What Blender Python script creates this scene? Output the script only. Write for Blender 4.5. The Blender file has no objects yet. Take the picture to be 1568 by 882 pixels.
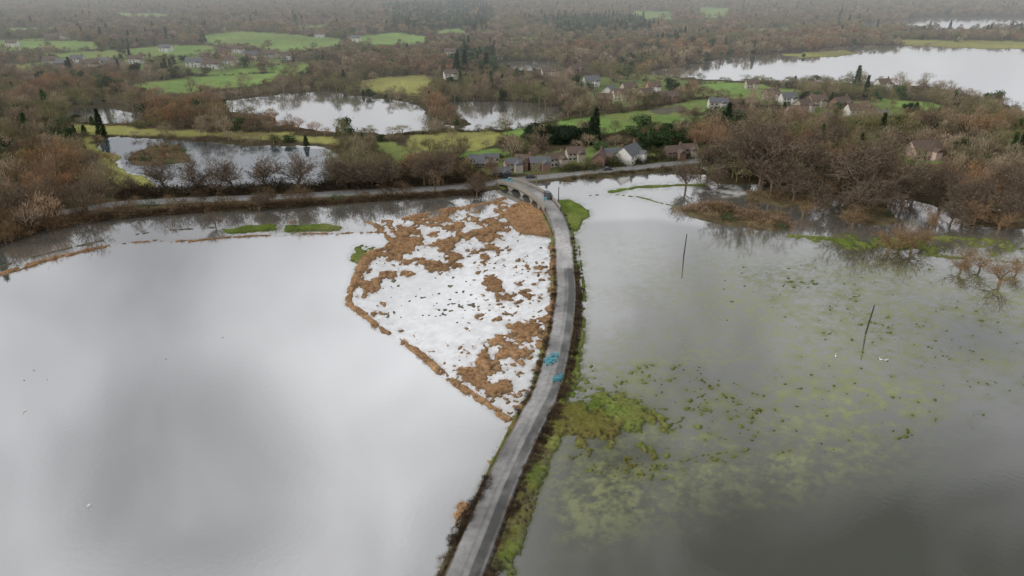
import bpy, math, random, numpy as np
from mathutils import Vector, Matrix
rng=np.random.default_rng(7); random.seed(7)
sc=bpy.context.scene
H=80.0; P=math.radians(24.5); SP,CP=math.sin(P),math.cos(P); F=1046.0
def G(x,y):
    """image pixel coordinates cast through the camera -> metres on the ground plane"""
    u=(x-784)/F; v=(y-441)/F; t=H/(SP+v*CP); return (u*t,(CP-v*SP)*t)
def GL(l): return [G(*p) for p in l]
# ---------------------------------------------------------------- noise
def _h(ix,iy,s):
    n=(ix*374761393+iy*668265263+s*974634777)&0xffffffff
    n=((n^(n>>13))*1274126177)&0xffffffff
    n=n^(n>>16)
    return n/4294967295.0
def vn(x,y,s):
    fx=np.floor(x); fy=np.floor(y); ix=fx.astype(np.int64)+100000; iy=fy.astype(np.int64)+100000
    tx=x-fx; ty=y-fy; tx=tx*tx*(3-2*tx); ty=ty*ty*(3-2*ty)
    return (_h(ix,iy,s)*(1-tx)+_h(ix+1,iy,s)*tx)*(1-ty)+(_h(ix,iy+1,s)*(1-tx)+_h(ix+1,iy+1,s)*tx)*ty
def fbm(x,y,wl,octv=4,s=1,g=.55):
    a=1.;t=0.;o=0.
    for i in range(octv):
        c=math.cos(i*1.1+.4); q=math.sin(i*1.1+.4)
        o=o+a*vn((x*c-y*q)/wl,(x*q+y*c)/wl,s+i*17); t+=a; a*=g; wl*=.46
    return o/t
def inpoly(X,Y,poly):
    px=[p[0] for p in poly]; py=[p[1] for p in poly]
    res=np.zeros(X.shape,bool)
    m=(X>=min(px))&(X<=max(px))&(Y>=min(py))&(Y<=max(py))
    x=X[m];y=Y[m];r=np.zeros(x.shape,bool);n=len(poly)
    for i in range(n):
        x1,y1=poly[i];x2,y2=poly[(i+1)%n]
        if y1==y2: continue
        c=((y1>y)!=(y2>y))&(x<(x2-x1)*(y-y1)/(y2-y1)+x1); r^=c
    res[m]=r; return res
def segdist(X,Y,line,maxd):
    D=np.full(X.shape,1e9)
    for (x1,y1),(x2,y2) in zip(line[:-1],line[1:]):
        m=(X>=min(x1,x2)-maxd)&(X<=max(x1,x2)+maxd)&(Y>=min(y1,y2)-maxd)&(Y<=max(y1,y2)+maxd)
        if not m.any(): continue
        x=X[m];y=Y[m];dx=x2-x1;dy=y2-y1;t=np.clip(((x-x1)*dx+(y-y1)*dy)/(dx*dx+dy*dy+1e-9),0,1)
        d=np.hypot(x-x1-t*dx,y-y1-t*dy); D[m]=np.minimum(D[m],d)
    return D
def smooth_line(pts,step=2.0):
    pts=[Vector(p) for p in pts]; out=[]
    for i in range(len(pts)-1):
        p0=pts[max(i-1,0)];p1=pts[i];p2=pts[i+1];p3=pts[min(i+2,len(pts)-1)]
        n=max(2,int((p2-p1).length/step))
        for k in range(n):
            t=k/n
            out.append(.5*((2*p1)+(p2-p0)*t+(2*p0-5*p1+4*p2-p3)*t*t+(3*p1-p0-3*p2+p3)*t**3))
    out.append(pts[-1]); return out
# ---------------------------------------------------------------- terrain grid
NC=1300
vs=np.concatenate([np.linspace(.9,.45,36)[:-1],np.linspace(.45,-.4477,1000)])
rowY=H*(CP-vs*SP)/(SP+vs*CP); NR=len(vs)
halfw=(.68*rowY+25)*1.25
sx=np.linspace(-1,1,NC)
X=halfw[:,None]*sx[None,:]; Y=np.repeat(rowY[:,None],NC,1)
XF=X.ravel(); YF=Y.ravel()
def lookup(x,y):
    r=np.clip(np.searchsorted(rowY,y),0,NR-1); c=np.clip(np.rint((x/((.68*y+25)*1.25)+1)/2*(NC-1)).astype(int),0,NC-1)
    return r*NC+c
def blur(a,n,it=1):
    for _ in range(it):
        for ax in (0,1):
            b=np.concatenate([np.repeat(a.take([0],ax),n,ax),a,np.repeat(a.take([-1],ax),n,ax)],ax)
            c=np.cumsum(b,ax); k=2*n+1
            z=np.zeros_like(c.take([0],ax)); c=np.concatenate([z,c],ax); L=a.shape[ax]
            a=(c.take(range(k,k+L),ax)-c.take(range(0,L),ax))/k
    return a
wn=fbm(XF,YF,14,4,3)-.5; wn2=fbm(XF,YF,14,4,9)-.5
amp=np.clip(YF/300,.35,3)*9
XW=XF+wn*amp; YW=YF+wn2*amp*1.6
# class codes
WAT,WOOD,PAST,YEL,REED,GARD,MUD,VERGE,SCRUB=range(9)
bank=[(-700,560),(-300,450),(0,374),(60,354),(130,341),(220,331),(330,323),(430,318),(560,309),(640,303),(700,298),(745,293),(770,290),(800,284),(860,277),(900,273),(960,268),(1040,264),(1080,268),(1100,278),(1200,288),(1260,298),(1340,302),(1420,312),(1500,318),(1568,325),(2000,360),(3200,460)]
bk=GL(bank)
south=[(-4000,-50),(-4000,bk[0][1])]+bk+[(4000,bk[-1][1]),(4000,-50)]
cls=np.full(XF.shape,WOOD,np.int8)
def paint(polys,c,w=True):
    for p in polys: cls[inpoly(XW if w else XF,YW if w else YF,GL(p))]=c
fields=[
 [(210,128),(300,118),(410,112),(425,122),(395,132),(300,142),(225,152)],
 [(300,55),(360,48),(440,52),(520,60),(530,70),(440,82),(380,72),(310,68)],
 [(530,58),(600,50),(650,55),(655,69),(560,71)],
 [(-60,62),(60,59),(150,65),(160,76),(80,80),(-60,78)],
 [(60,83),(180,77),(260,69),(330,71),(332,84),(200,91),(100,93)],
 [(335,92),(400,90),(400,112),(310,118),(290,108)],[(405,98),(475,98),(478,113),(440,118),(405,116)],
 [(760,205),(800,193),(900,180),(1000,169),(1085,178),(1062,191),(930,206),(900,214),(800,217)],
 [(1000,165),(1080,152),(1105,160),(1080,175)],
 [(1040,135),(1090,125),(1150,128),(1235,142),(1215,162),(1140,156),(1060,150)],
 [(960,17),(1030,19),(1030,31),(985,31)],[(1070,12),(1118,14),(1110,28),(1075,29)],
 [(686,236),(760,230),(795,240),(720,252)],
 [(560,216),(600,220),(640,232),(636,248),(600,262),(600,240)],
 [(760,60),(820,56),(830,62),(770,66)],[(700,43),(660,48),(670,55),(720,52)],[(180,20),(260,22),(250,27),(180,26)],
 [(0,44),(90,42),(80,47),(0,48)],[(1140,44),(1220,42),(1210,47),(1140,48)],[(440,40),(500,38),(520,42),(460,45)],
 [(1340,150),(1440,160),(1430,174),(1350,168)],[(1380,235),(1450,248),(1440,264),(1390,258)]]
yel=[[(540,126),(600,117),(650,116),(657,130),(645,149),(600,147),(560,139)],
 [(620,210),(680,204),(755,202),(768,212),(742,230),(690,236),(630,232)],
 [(90,193),(200,195),(300,202),(420,206),(520,214),(530,226),(400,214),(250,208),(160,208),(110,205)],
 [(120,212),(160,225),(185,245),(195,262),(225,272),(245,292),(200,298),(160,275),(140,240)],
 [(20,100),(80,98),(80,112),(30,114)],
 [(1370,61),(1600,64),(1700,80),(1450,76),(1390,70)]]
paint(fields,PAST); paint(yel,YEL)
paint([[(985,168),(1040,161),(1062,170),(1010,177)]],MUD)
paint([[(745,250),(800,240),(900,226),(1000,228),(1110,235),(1000,254),(850,266),(752,272),(700,262)],
 [(880,122),(1000,112),(1100,140),(960,166),(870,160)],[(270,84),(440,80),(440,94),(340,112),(40,112),(40,98)],
 [(1230,158),(1380,156),(1400,187),(1250,190)]],GARD)
paint([[(180,292),(480,290),(600,281),(742,279),(752,288),(700,296),(560,307),(430,317),(220,330),(160,338),(150,320)],[(860,266),(1040,248),(1060,262),(960,268),(860,277)]],SCRUB)
lakeA=[(155,215),(180,209),(250,213),(300,217),(360,222),(500,228),(522,240),(510,262),(500,284),(460,290),(350,293),(240,289),(225,270),(190,262),(180,240),(155,228)]
lakes=[lakeA,
 [(340,155),(400,148),(500,140),(560,148),(640,159),(700,157),(800,156),(864,169),(852,187),(760,199),(680,195),(600,205),(500,199),(430,191),(420,180),(350,170)],
 [(100,170),(170,166),(218,175),(205,189),(120,188)],
 [(985,113),(1100,90),(1200,82),(1300,70),(1350,69),(1500,74),(1700,78),(2100,82),(2000,240),(1568,178),(1540,157),(1420,131),(1200,125),(1050,119)],
 [(1318,37),(1420,25),(1568,24),(1620,36),(1450,46),(1390,39),(1330,44)],
 [(740,98),(800,93),(858,94),(852,105),(790,108)],
 [(1060,254),(1120,250),(1140,258),(1080,262)]]
paint(lakes,WAT)
paint([[(200,240),(230,222),(270,222),(292,238),(285,250),(240,254),(205,250)]],SCRUB)
paint([[(1200,84),(1290,76),(1312,80),(1290,87),(1230,88)]],YEL)
paint([[(640,160),(660,182),(700,196),(720,190),(690,165),(668,150)]],WOOD)
# southern flood
S=inpoly(XW,YW,south); cls[S]=WAT
def island(poly,c): cls[inpoly(XW,YW,GL(poly))&S]=c
island([(1050,324),(1075,310),(1120,313),(1200,331),(1216,350),(1180,352),(1110,342),(1060,331)],SCRUB)
island([(1160,292),(1260,300),(1268,316),(1200,318),(1150,306)],SCRUB)
island([(1285,312),(1360,310),(1375,338),(1330,346),(1285,335)],SCRUB)
island([(1440,322),(1600,330),(1600,350),(1480,344)],SCRUB)
island([(1350,366),(1370,362),(1412,365),(1414,376),(1380,382),(1350,376)],VERGE)
island([(352,347),(420,345),(424,355),(352,357)],VERGE)
island([(435,347),(500,343),(524,347),(518,354),(436,356)],VERGE)
island([(845,306),(880,304),(905,330),(880,352),(858,350)],VERGE)
island([(772,330),(800,308),(836,318),(846,350),(845,362),(800,356)],REED)
# emergent vegetation by density; codes >=20 are fine specks
Dn=np.zeros(XF.shape); Dt=np.zeros(XF.shape,np.int8)
def dens(poly,d,c,ww=True):
    m=inpoly(XW,YW,GL(poly))&S; Dn[m]=d; Dt[m]=c
SM,SV,SR_=20+MUD,20+VERGE,20+REED
dens([(-200,510),(260,528),(285,568),(-200,600)],.025,SM)
dens([(880,555),(1060,560),(1180,610),(1160,700),(1000,740),(900,730),(850,700),(850,620)],.14,SV)
dens([(1130,405),(1400,405),(1700,420),(1700,510),(1230,530),(1130,470)],.11,SV)
dens([(1150,530),(1700,510),(1700,640),(1180,700)],.055,SV)
dens([(1000,400),(1130,415),(1230,520),(1100,500)],.05,SM)
dens([(870,600),(980,620),(1060,650),(1120,690),(1060,700),(940,700),(880,690),(850,650)],.30,VERGE)
dens([(868,608),(900,594),(950,602),(992,626),(990,655),(930,678),(885,664),(858,650)],.88,VERGE)
dens([(538,400),(548,376),(572,368),(584,382),(562,404)],.7,VERGE)
dens([(1200,362),(1300,362),(1400,358),(1700,362),(1700,400),(1400,392),(1300,382)],.36,VERGE)
marsh=[(565,340),(600,334),(690,318),(770,306),(835,318),(852,370),(853,480),(842,560),(788,652),(740,615),(690,578),(600,513),(532,458),(552,405),(600,372)]
dens(marsh,.08,REED)
dens([(552,405),(600,372),(640,380),(660,400),(640,430),(600,450),(560,440),(532,458)],.52,REED)
dens([(575,345),(690,322),(770,312),(800,360),(760,385),(640,402),(600,380)],.40,REED)
dens([(660,400),(760,385),(760,405),(680,425),(640,430)],.18,REED)
dens([(745,425),(785,420),(788,442),(750,444)],.80,REED)
dens([(770,400),(850,385),(852,500),(800,520),(760,500)],.22,REED)
dens([(690,535),(780,505),(845,505),(842,560),(800,620),(760,610),(700,570)],.32,REED)
dens([(580,430),(740,420),(730,500),(640,510),(590,490)],.12,SM)
dens([(740,680),(775,670),(770,700),(735,715)],.35,REED)
dens([(690,765),(712,755),(725,775),(700,810)],.35,REED)
N1=fbm(XF,YF*.8,6,6,31,.88)
Nsp=.88*fbm(XF,YF,.8,3,41,.8)+.12*fbm(XF,YF*1.5,22,3,43)
def rank(Nz,D): s=np.sort(Nz[::97]); return np.interp(D,np.linspace(0,1,len(s)),s)
smp=np.sort(N1[::97])
Dsoft=blur(Dn.reshape(NR,NC),7).ravel()
mars=inpoly(XF,YF,GL(marsh))&S
m=mars&(Nsp<rank(Nsp,np.full(1,.11))[0]); cls[m]=REED; speck0=m
m=(Dn>0)&(Dt<20)&(N1<rank(N1,Dsoft)); cls[m]=Dt[m]; speck0=speck0&~m
m=(Dn>0)&(Dt>=20)&(Nsp<rank(Nsp,Dsoft)); cls[m]=Dt[m]-20
speck=m|speck0
# roads
road_px=[(676,990),(695,930),(713,882),(740,815),(766,750),(789,700),(811,655),(838,600),(852,550),(862,500),(867,450),(865,410),(863,380),(859,355),(848,332),(832,314),(812,300),(790,290),(768,282)]
road=smooth_line(GL(road_px),1.5)
main_px=[(-60,352),(60,334),(150,319),(185,314),(300,308),(430,303),(560,296),(700,289),(760,281),(850,271),(960,260),(1040,251),(1110,243),(1180,237),(1300,232),(1450,222),(1600,213),(1800,200)]
mainr=smooth_line(GL(main_px),3)
rl=[(p.x,p.y) for p in road]; ml=[(p.x,p.y) for p in mainr]
dR=segdist(XW*.3+XF*.7,YW*.3+YF*.7,rl,14); dRn=segdist(XF,YF,rl,16)
bridge_zone=inpoly(XF,YF,GL([(792,276),(760,300),(830,330),(862,308)]))
cls[(dR<3.9)&~bridge_zone]=VERGE
def offset_line(line,off):
    out=[]
    for i,p in enumerate(line):
        a=line[max(i-1,0)];b=line[min(i+1,len(line)-1)];t=(b-a).normalized(); out.append(p+Vector((t.y,-t.x))*off)
    return out
def py_of(p): return 441+F*((H*CP-p.y*SP)/(p.y*CP+H*SP))
rightv=[(p.x,p.y) for p in offset_line(road,5.0) if py_of(p)>360]
dv=segdist(XF,YF,rightv,8)
pyF=441+F*((H*CP-YF*SP)/(YF*CP+H*SP))
wv=np.interp(pyF,[360,450,560,640,700,760,882,1000],[.3,.9,1.2,3.0,2.8,2.5,3.0,3.0])
mm=(dv<wv*(.2+1.6*(N1-.2)))&(N1<rank(N1,.74))&(cls==WAT); cls[mm]=VERGE
def strip(px,w,c,gap=.75):
    q=smp[int(len(smp)*gap)-1]
    d=segdist(XW*.5+XF*.5,YW*.5+YF*.5,[(p.x,p.y) for p in smooth_line(GL(px),4)],w+3)
    m=(d<w*(.45+1.1*N1))&(N1<q)&S; cls[m]=c
strip([(-300,530),(-100,452),(0,419),(90,393),(170,375)],1.7,REED,.9)
strip([(170,374),(330,365),(430,360),(540,357),(590,355)],1.0,REED,.72)
strip([(-100,440),(0,408),(100,380),(200,360),(330,348)],.9,MUD,.5)
strip([(560,340),(585,352),(602,370),(575,385),(552,408),(531,455),(546,476),(600,514),(640,541),(690,581),(740,616),(788,655)],1.0,REED,.86)
strip([(850,380),(849,450),(846,500),(836,560),(800,630),(785,655)],1.4,REED,.75)
strip([(600,375),(680,370),(760,350),(800,330)],2.0,REED,.75)
strip([(590,342),(680,322),(770,304)],1.5,REED,.75)
strip([(936,295),(990,287),(1080,283)],2.0,VERGE,.97)
strip([(905,300),(960,300),(1020,313),(1062,328)],.7,VERGE,.9)
strip([(1210,360),(1320,372),(1420,364),(1568,372),(1700,385)],1.4,VERGE,.7)
strip([(1420,392),(1500,398),(1600,402)],1.0,VERGE,.6)
dM=segdist(XF,YF,ml,10); cls[(dM<4.6)]=SCRUB
cls2=cls.reshape(NR,NC)
land=(cls2!=WAT).astype(float)
soft=blur(land,1); wide=blur(land,5,2)
def hill(x,y):
    t=np.clip((y-1500)/4500,0,1); t=t*t*(3-2*t)
    return t*(70+60*(vn(x/1300,y/900,5)-.5))
Nf=fbm(XF,YF,4,3,77).reshape(NR,NC)
Z=-.40+.80*soft+.35*np.clip(wide*2-1,0,1)+(Nf-.5)*.25*soft+hill(X,Y)
near_road=(dRn.reshape(NR,NC)<3.3); Z=np.where(near_road,np.minimum(Z,.35),Z)
Z=np.where(dM.reshape(NR,NC)<4.2,np.minimum(Z,.4),Z)
ZF=Z.ravel()
pal={WAT:(.07,.065,.045),WOOD:(.075,.062,.036),PAST:(.19,.30,.08),YEL:(.31,.31,.10),REED:(.31,.19,.10),GARD:(.15,.20,.065),MUD:(.15,.14,.10),VERGE:(.12,.17,.03),SCRUB:(.12,.095,.052)}
col=np.zeros((NR*NC,3))
for k,c in pal.items(): col[cls==k]=c
big=fbm(XF,YF,60,4,51); fine=fbm(XF,YF,2.5,3,61)
col*=(.62+.76*big)[:,None]*(.6+.8*fine)[:,None]
g=np.isin(cls,[PAST,VERGE,YEL,GARD]); t=np.clip((fbm(XF,YF,25,4,91)-.46)*5,0,1)*g
col=col*(1-.5*t[:,None])+np.array((.24,.22,.09))*.5*t[:,None]
t=np.clip((fbm(XF,YF,9,4,97)-.46)*6,0,1)*((cls==VERGE)&(pyF>560)); col=col*(1-.6*t[:,None])+np.array((.15,.10,.035))*.6*t[:,None]
t=np.clip((N1-.38)*6,0,1)*((cls==VERGE)&(dRn<14)&(pyF>690)); col=col*(1-.7*t[:,None])+np.array((.13,.105,.08))*.7*t[:,None]
c3=col.reshape(NR,NC,3)
for i in range(3): c3[...,i]=blur(c3[...,i],1)
def gridmesh(name,X,Y,Z,attrs):
    nr,nc=X.shape; n=nr*nc
    me=bpy.data.meshes.new(name); me.vertices.add(n)
    co=np.stack([X.ravel(),Y.ravel(),Z.ravel()],1).astype(np.float32); me.vertices.foreach_set('co',co.ravel())
    i=np.arange(n).reshape(nr,nc); f=np.stack([i[:-1,:-1],i[:-1,1:],i[1:,1:],i[1:,:-1]],-1).reshape(-1,4)
    me.loops.add(f.size); me.loops.foreach_set('vertex_index',f.ravel().astype(np.int32))
    me.polygons.add(len(f)); me.polygons.foreach_set('loop_start',(np.arange(len(f))*4).astype(np.int32))
    me.polygons.foreach_set('use_smooth',np.ones(len(f),bool))
    for nm,arr in attrs.items():
        a=me.color_attributes.new(nm,'FLOAT_COLOR','POINT'); d=np.ones((n,4),np.float32); d[:,:arr.shape[1]]=arr; a.data.foreach_set('color',d.ravel())
    me.update(calc_edges=True); me.validate()
    o=bpy.data.objects.new(name,me); sc.collection.objects.link(o); return o
# ---------------------------------------------------------------- materials
def newmat(name):
    m=bpy.data.materials.new(name); m.use_nodes=True; nt=m.node_tree; nt.nodes.clear()
    out=nt.nodes.new('ShaderNodeOutputMaterial'); return m,nt,out
def N(nt,t,**k):
    n=nt.nodes.new(t)
    for a,b in k.items(): setattr(n,a,b)
    return n
def mixc(nt,bt,fac,a,b):
    n=N(nt,'ShaderNodeMix',data_type='RGBA',blend_type=bt)
    for idx,v in ((0,fac),(6,a),(7,b)):
        if hasattr(v,'links'): nt.links.new(v,n.inputs[idx])
        elif idx==0: n.inputs[0].default_value=v
        else: n.inputs[idx].default_value=(*v,1)
    return n.outputs[2]
def pos(nt): return N(nt,'ShaderNodeNewGeometry').outputs['Position']
def noise(nt,scale,detail=4,vec=None):
    n=N(nt,'ShaderNodeTexNoise'); n.inputs['Scale'].default_value=scale; n.inputs['Detail'].default_value=detail
    nt.links.new(vec if vec is not None else pos(nt),n.inputs['Vector']); return n.outputs['Fac']
def rampf(nt,f,a,b,c=0.,d=1.):
    n=N(nt,'ShaderNodeMapRange'); nt.links.new(f,n.inputs[0])
    for i,v in enumerate((a,b,c,d)): n.inputs[i+1].default_value=v
    return n.outputs[0]
def plain(name,colr,rough=.8,var=.35,scale=1.5,spec=.3,attr=None,metal=0,bump=0):
    m,nt,out=newmat(name); b=N(nt,'ShaderNodeBsdfPrincipled')
    b.inputs['Roughness'].default_value=rough; b.inputs['Specular IOR Level'].default_value=spec; b.inputs['Metallic'].default_value=metal
    tc=N(nt,'ShaderNodeTexCoord').outputs['Object']
    f=rampf(nt,noise(nt,scale,5,tc),.3,.7,1-var,1+var)
    if attr:
        a=N(nt,'ShaderNodeAttribute',attribute_name=attr[1],attribute_type=attr[0]); src=a.outputs['Color']
    else: src=colr
    nt.links.new(mixc(nt,'MULTIPLY',1.,src,f),b.inputs['Base Color'])
    if bump:
        bp=N(nt,'ShaderNodeBump'); bp.inputs['Strength'].default_value=bump; bp.inputs['Distance'].default_value=.1
        nt.links.new(noise(nt,scale*4,4,tc),bp.inputs['Height']); nt.links.new(bp.outputs[0],b.inputs['Normal'])
    nt.links.new(b.outputs[0],out.inputs[0]); return m
M_ground=plain('ground_cover',None,.95,.3,1.3,.1,('GEOMETRY','Col'),bump=.6)
terrain=gridmesh('ground',X,Y,Z,{'Col':c3.reshape(-1,3)}); terrain.data.materials.append(M_ground)
# water
st=2
WX=X[::st,::st];WY=Y[::st,::st]
def regw(poly): return inpoly(XF,YF,GL(poly)).reshape(NR,NC).astype(float)
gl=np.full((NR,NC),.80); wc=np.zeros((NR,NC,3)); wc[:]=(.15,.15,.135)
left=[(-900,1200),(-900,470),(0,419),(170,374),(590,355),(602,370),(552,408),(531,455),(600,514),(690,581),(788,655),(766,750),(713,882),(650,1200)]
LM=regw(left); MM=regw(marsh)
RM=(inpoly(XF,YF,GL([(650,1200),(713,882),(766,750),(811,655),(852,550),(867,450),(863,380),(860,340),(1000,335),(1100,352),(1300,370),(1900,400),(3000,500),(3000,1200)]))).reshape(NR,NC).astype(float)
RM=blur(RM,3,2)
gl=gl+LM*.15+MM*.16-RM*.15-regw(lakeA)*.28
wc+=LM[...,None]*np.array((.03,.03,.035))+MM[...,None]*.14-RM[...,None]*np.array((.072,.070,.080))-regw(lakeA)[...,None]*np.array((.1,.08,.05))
wd=1.0*regw([(870,555),(1060,545),(1300,580),(1500,600),(1450,680),(1200,760),(1000,790),(860,840),(800,840),(840,720)])+1.0*regw([(1060,395),(1700,405),(1700,590),(1250,600),(1100,500)])+.5*regw([(900,360),(1100,400),(1100,560),(880,560)])
wb=fbm(XF,YF*1.4,26,5,123,.75).reshape(NR,NC); ws=fbm(XF,YF,1.6,3,133,.8).reshape(NR,NC)
wsc=np.clip((ws-.5)*2.8+.5,0,1)
wd=np.clip(blur(blur(wd,34,2),12),0,1.1)*np.clip((wb-.33)*3.6,0,1)
wc+=wd[...,None]*np.array((.105,.115,.05))*(.25+1.5*wsc[...,None]); gl-=wd*.25*(.25+1.5*wsc)
gm=((cls2==VERGE)&(S.reshape(NR,NC))).astype(float); rm_=(cls2==REED).astype(float)
gh=np.clip(blur(gm,4,2)*2.2,0,1)*(wsc*1.3); rh_=np.clip(blur(rm_,3,2)*1.8,0,1)*(wsc*1.3)
gh=np.clip(gh,0,1); rh_=np.clip(rh_,0,1)
for i,(a_,b_) in enumerate(zip((.13,.15,.04),(.24,.19,.14))): wc[...,i]=wc[...,i]*(1-.7*gh)+a_*.7*gh; wc[...,i]=wc[...,i]*(1-.5*rh_)+b_*.5*rh_
gl-=gh*.38+rh_*.30
gl-=MM*.16*wsc
foam=blur(regw([(1062,292),(1085,282),(1130,284),(1150,300),(1110,302),(1080,300)]),2)*np.clip((Nf-.35)*4,0,1)
wc+=foam[...,None]*.5; gl-=foam*.5
wc=np.clip(wc,0.012,.8); gl=np.clip(gl,.08,1.2)
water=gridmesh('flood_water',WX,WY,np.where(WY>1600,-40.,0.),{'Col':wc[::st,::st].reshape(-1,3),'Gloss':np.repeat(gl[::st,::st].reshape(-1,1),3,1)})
m,nt,out=newmat('water')
a=N(nt,'ShaderNodeAttribute',attribute_name='Col').outputs['Color']; gg=N(nt,'ShaderNodeAttribute',attribute_name='Gloss').outputs['Fac']
df=N(nt,'ShaderNodeBsdfDiffuse'); nt.links.new(a,df.inputs['Color'])
gs=N(nt,'ShaderNodeBsdfGlossy'); gs.inputs['Color'].default_value=(.98,.985,1,1)
nt.links.new(rampf(nt,noise(nt,.02,3),.4,.65,.03,.09),gs.inputs['Roughness'])
bp=N(nt,'ShaderNodeBump'); bp.inputs['Strength'].default_value=.12; bp.inputs['Distance'].default_value=.05
nt.links.new(noise(nt,.9,4),bp.inputs['Height']); nt.links.new(bp.outputs[0],gs.inputs['Normal'])
lw=N(nt,'ShaderNodeLayerWeight'); lw.inputs['Blend'].default_value=.5
f=rampf(nt,lw.outputs['Facing'],0,1,.22,1.0)
mu=N(nt,'ShaderNodeMath',operation='MULTIPLY',use_clamp=True); nt.links.new(f,mu.inputs[0]); nt.links.new(gg,mu.inputs[1])
mx=N(nt,'ShaderNodeMixShader'); nt.links.new(mu.outputs[0],mx.inputs[0]); nt.links.new(df.outputs[0],mx.inputs[1]); nt.links.new(gs.outputs[0],mx.inputs[2])
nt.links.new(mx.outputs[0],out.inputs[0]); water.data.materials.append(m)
# ---------------------------------------------------------------- mesh builder
class MB:
    def __init__(s): s.v=[];s.f=[];s.mi=[];s.cur=0
    def add(s,vs,fs):
        o=len(s.v); s.v+= [tuple(p) for p in vs]; s.f+=[tuple(i+o for i in f) for f in fs]; s.mi+=[s.cur]*len(fs)
    def box(s,c,d,rz=0,taper=1):
        x,y,z=[k/2 for k in d]; R=Matrix.Rotation(rz,3,'Z'); c=Vector(c)
        vs=[c+R@Vector((a*x*(taper if e>0 else 1),b*y*(taper if e>0 else 1),e*z)) for e in(-1,1) for a,b in((-1,-1),(1,-1),(1,1),(-1,1))]
        s.add(vs,[(3,2,1,0),(4,5,6,7),(0,1,5,4),(1,2,6,5),(2,3,7,6),(3,0,4,7)])
    def tube(s,p,q,r1,r2,n=3):
        p=Vector(p);q=Vector(q);d=(q-p); 
        if d.length<1e-6:return
        d.normalize(); a=d.orthogonal().normalized(); b=d.cross(a)
        vs=[]
        for c,r in((p,r1),(q,r2)):
            for k in range(n):
                t=2*math.pi*k/n; vs.append(c+(a*math.cos(t)+b*math.sin(t))*r)
        fs=[(k,(k+1)%n,n+(k+1)%n,n+k) for k in range(n)]
        if n>3: fs+=[tuple(range(n))[::-1],tuple(range(n,2*n))]
        s.add(vs,fs)
    def prof(s,pts,w,axis='y'):
        n=len(pts); vs=[(x,-w/2,z) for x,z in pts]+[(x,w/2,z) for x,z in pts]
        s.add(vs,[tuple(range(n)),tuple(range(n,2*n))[::-1]]+[(i,i+n,(i+1)%n+n,(i+1)%n) for i in range(n)])
    def mesh(s,name,mats):
        me=bpy.data.meshes.new(name); me.from_pydata(s.v,[],s.f); me.polygons.foreach_set('material_index',s.mi)
        for k in (mats if isinstance(mats,list) else [mats]): me.materials.append(k)
        me.update(); return me
def link(name,me,loc=(0,0,0),rz=0,sca=1,parent=None):
    o=bpy.data.objects.new(name,me); sc.collection.objects.link(o); o.location=loc; o.rotation_euler=(0,0,rz)
    o.scale=(sca,)*3 if not hasattr(sca,'__len__') else sca
    if parent: o.parent=parent
    return o
def gz(x,y): return float(ZF[lookup(np.array([x]),np.array([y]))][0])
# ---------------------------------------------------------------- roads
def ribbon(name,line,w,zf,colf,mat,nx=9,skirt=1.2):
    lat=[-1-skirt/(w/2)]+list(np.linspace(-1,1,nx))+[1+skirt/(w/2)]
    vsr=[];cs=[];nL=len(line);k=len(lat);s=0
    for i,p in enumerate(line):
        a=line[max(i-1,0)];b=line[min(i+1,nL-1)];t=(b-a).normalized();n=Vector((t.y,-t.x))
        if i: s+=(p-line[i-1]).length
        for j,l in enumerate(lat):
            q=p+n*(l*w/2); z=zf(s,p)+(.03*(1-l*l) if abs(l)<=1 else -.9)
            vsr.append((q.x,q.y,z)); cs.append(colf(l,s,q)+(1,))
    fs=[(i*k+j,i*k+j+1,(i+1)*k+j+1,(i+1)*k+j) for i in range(nL-1) for j in range(k-1)]
    me=bpy.data.meshes.new(name); me.from_pydata(vsr,[],fs); me.materials.append(mat)
    at=me.color_attributes.new('Col','FLOAT_COLOR','POINT'); at.data.foreach_set('color',np.array(cs,np.float32).ravel())
    return link(name,me)
M_road=plain('wet_asphalt',None,.42,.2,.8,.5,('GEOMETRY','Col'),bump=.2)
def fb1(x,y,wl,s): return float(fbm(np.array([x]),np.array([y]),wl,3,s)[0])
bA=Vector(G(842,322)); bB=Vector(G(786,288))
iA=min(range(len(road)),key=lambda i:(road[i]-bA).length); iB=min(range(len(road)),key=lambda i:(road[i]-bB).length)
cum=[0]
for i in range(1,len(road)): cum.append(cum[-1]+(road[i]-road[i-1]).length)
sA,sB=cum[iA],cum[iB]
def rz_(s,p=None):
    return .85+1.8*max(0,min(1,(s-(sA-28))/28))*max(0,min(1,((sB+16)-s)/16)) 
def rcol(l,s,q):
    n=fb1(q.x,q.y,7,5); n2=fb1(q.x*3,q.y*.8,6,8); n3=fb1(q.x*2,q.y*.5,3,15)
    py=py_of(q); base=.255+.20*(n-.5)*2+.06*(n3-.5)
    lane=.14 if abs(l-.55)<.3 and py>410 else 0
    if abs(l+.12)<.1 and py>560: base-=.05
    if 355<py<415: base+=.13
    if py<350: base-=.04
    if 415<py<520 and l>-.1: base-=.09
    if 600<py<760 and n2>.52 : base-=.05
    if abs(l)>1: return (.10,.085,.06)
    if abs(l)>.9: return (.13,.11,.08) if n3>.5 else (base*.7,base*.68,base*.64)
    c=max(.06,base-lane*(.7+.6*n2)); return (c*1.0,c*.985,c*.96)
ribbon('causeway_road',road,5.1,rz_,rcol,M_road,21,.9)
ribbon('main_road',mainr,6.0,lambda s,p:.80,lambda l,s,q:(.23,.23,.225) if abs(l)<=1 else (.12,.10,.06),M_road,5,1.0)
M_stone=plain('bridge_stone',(.3,.28,.25),.85,.3,2,.2)
br=bpy.data.objects.new('road_bridge',None); sc.collection.objects.link(br)
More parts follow.
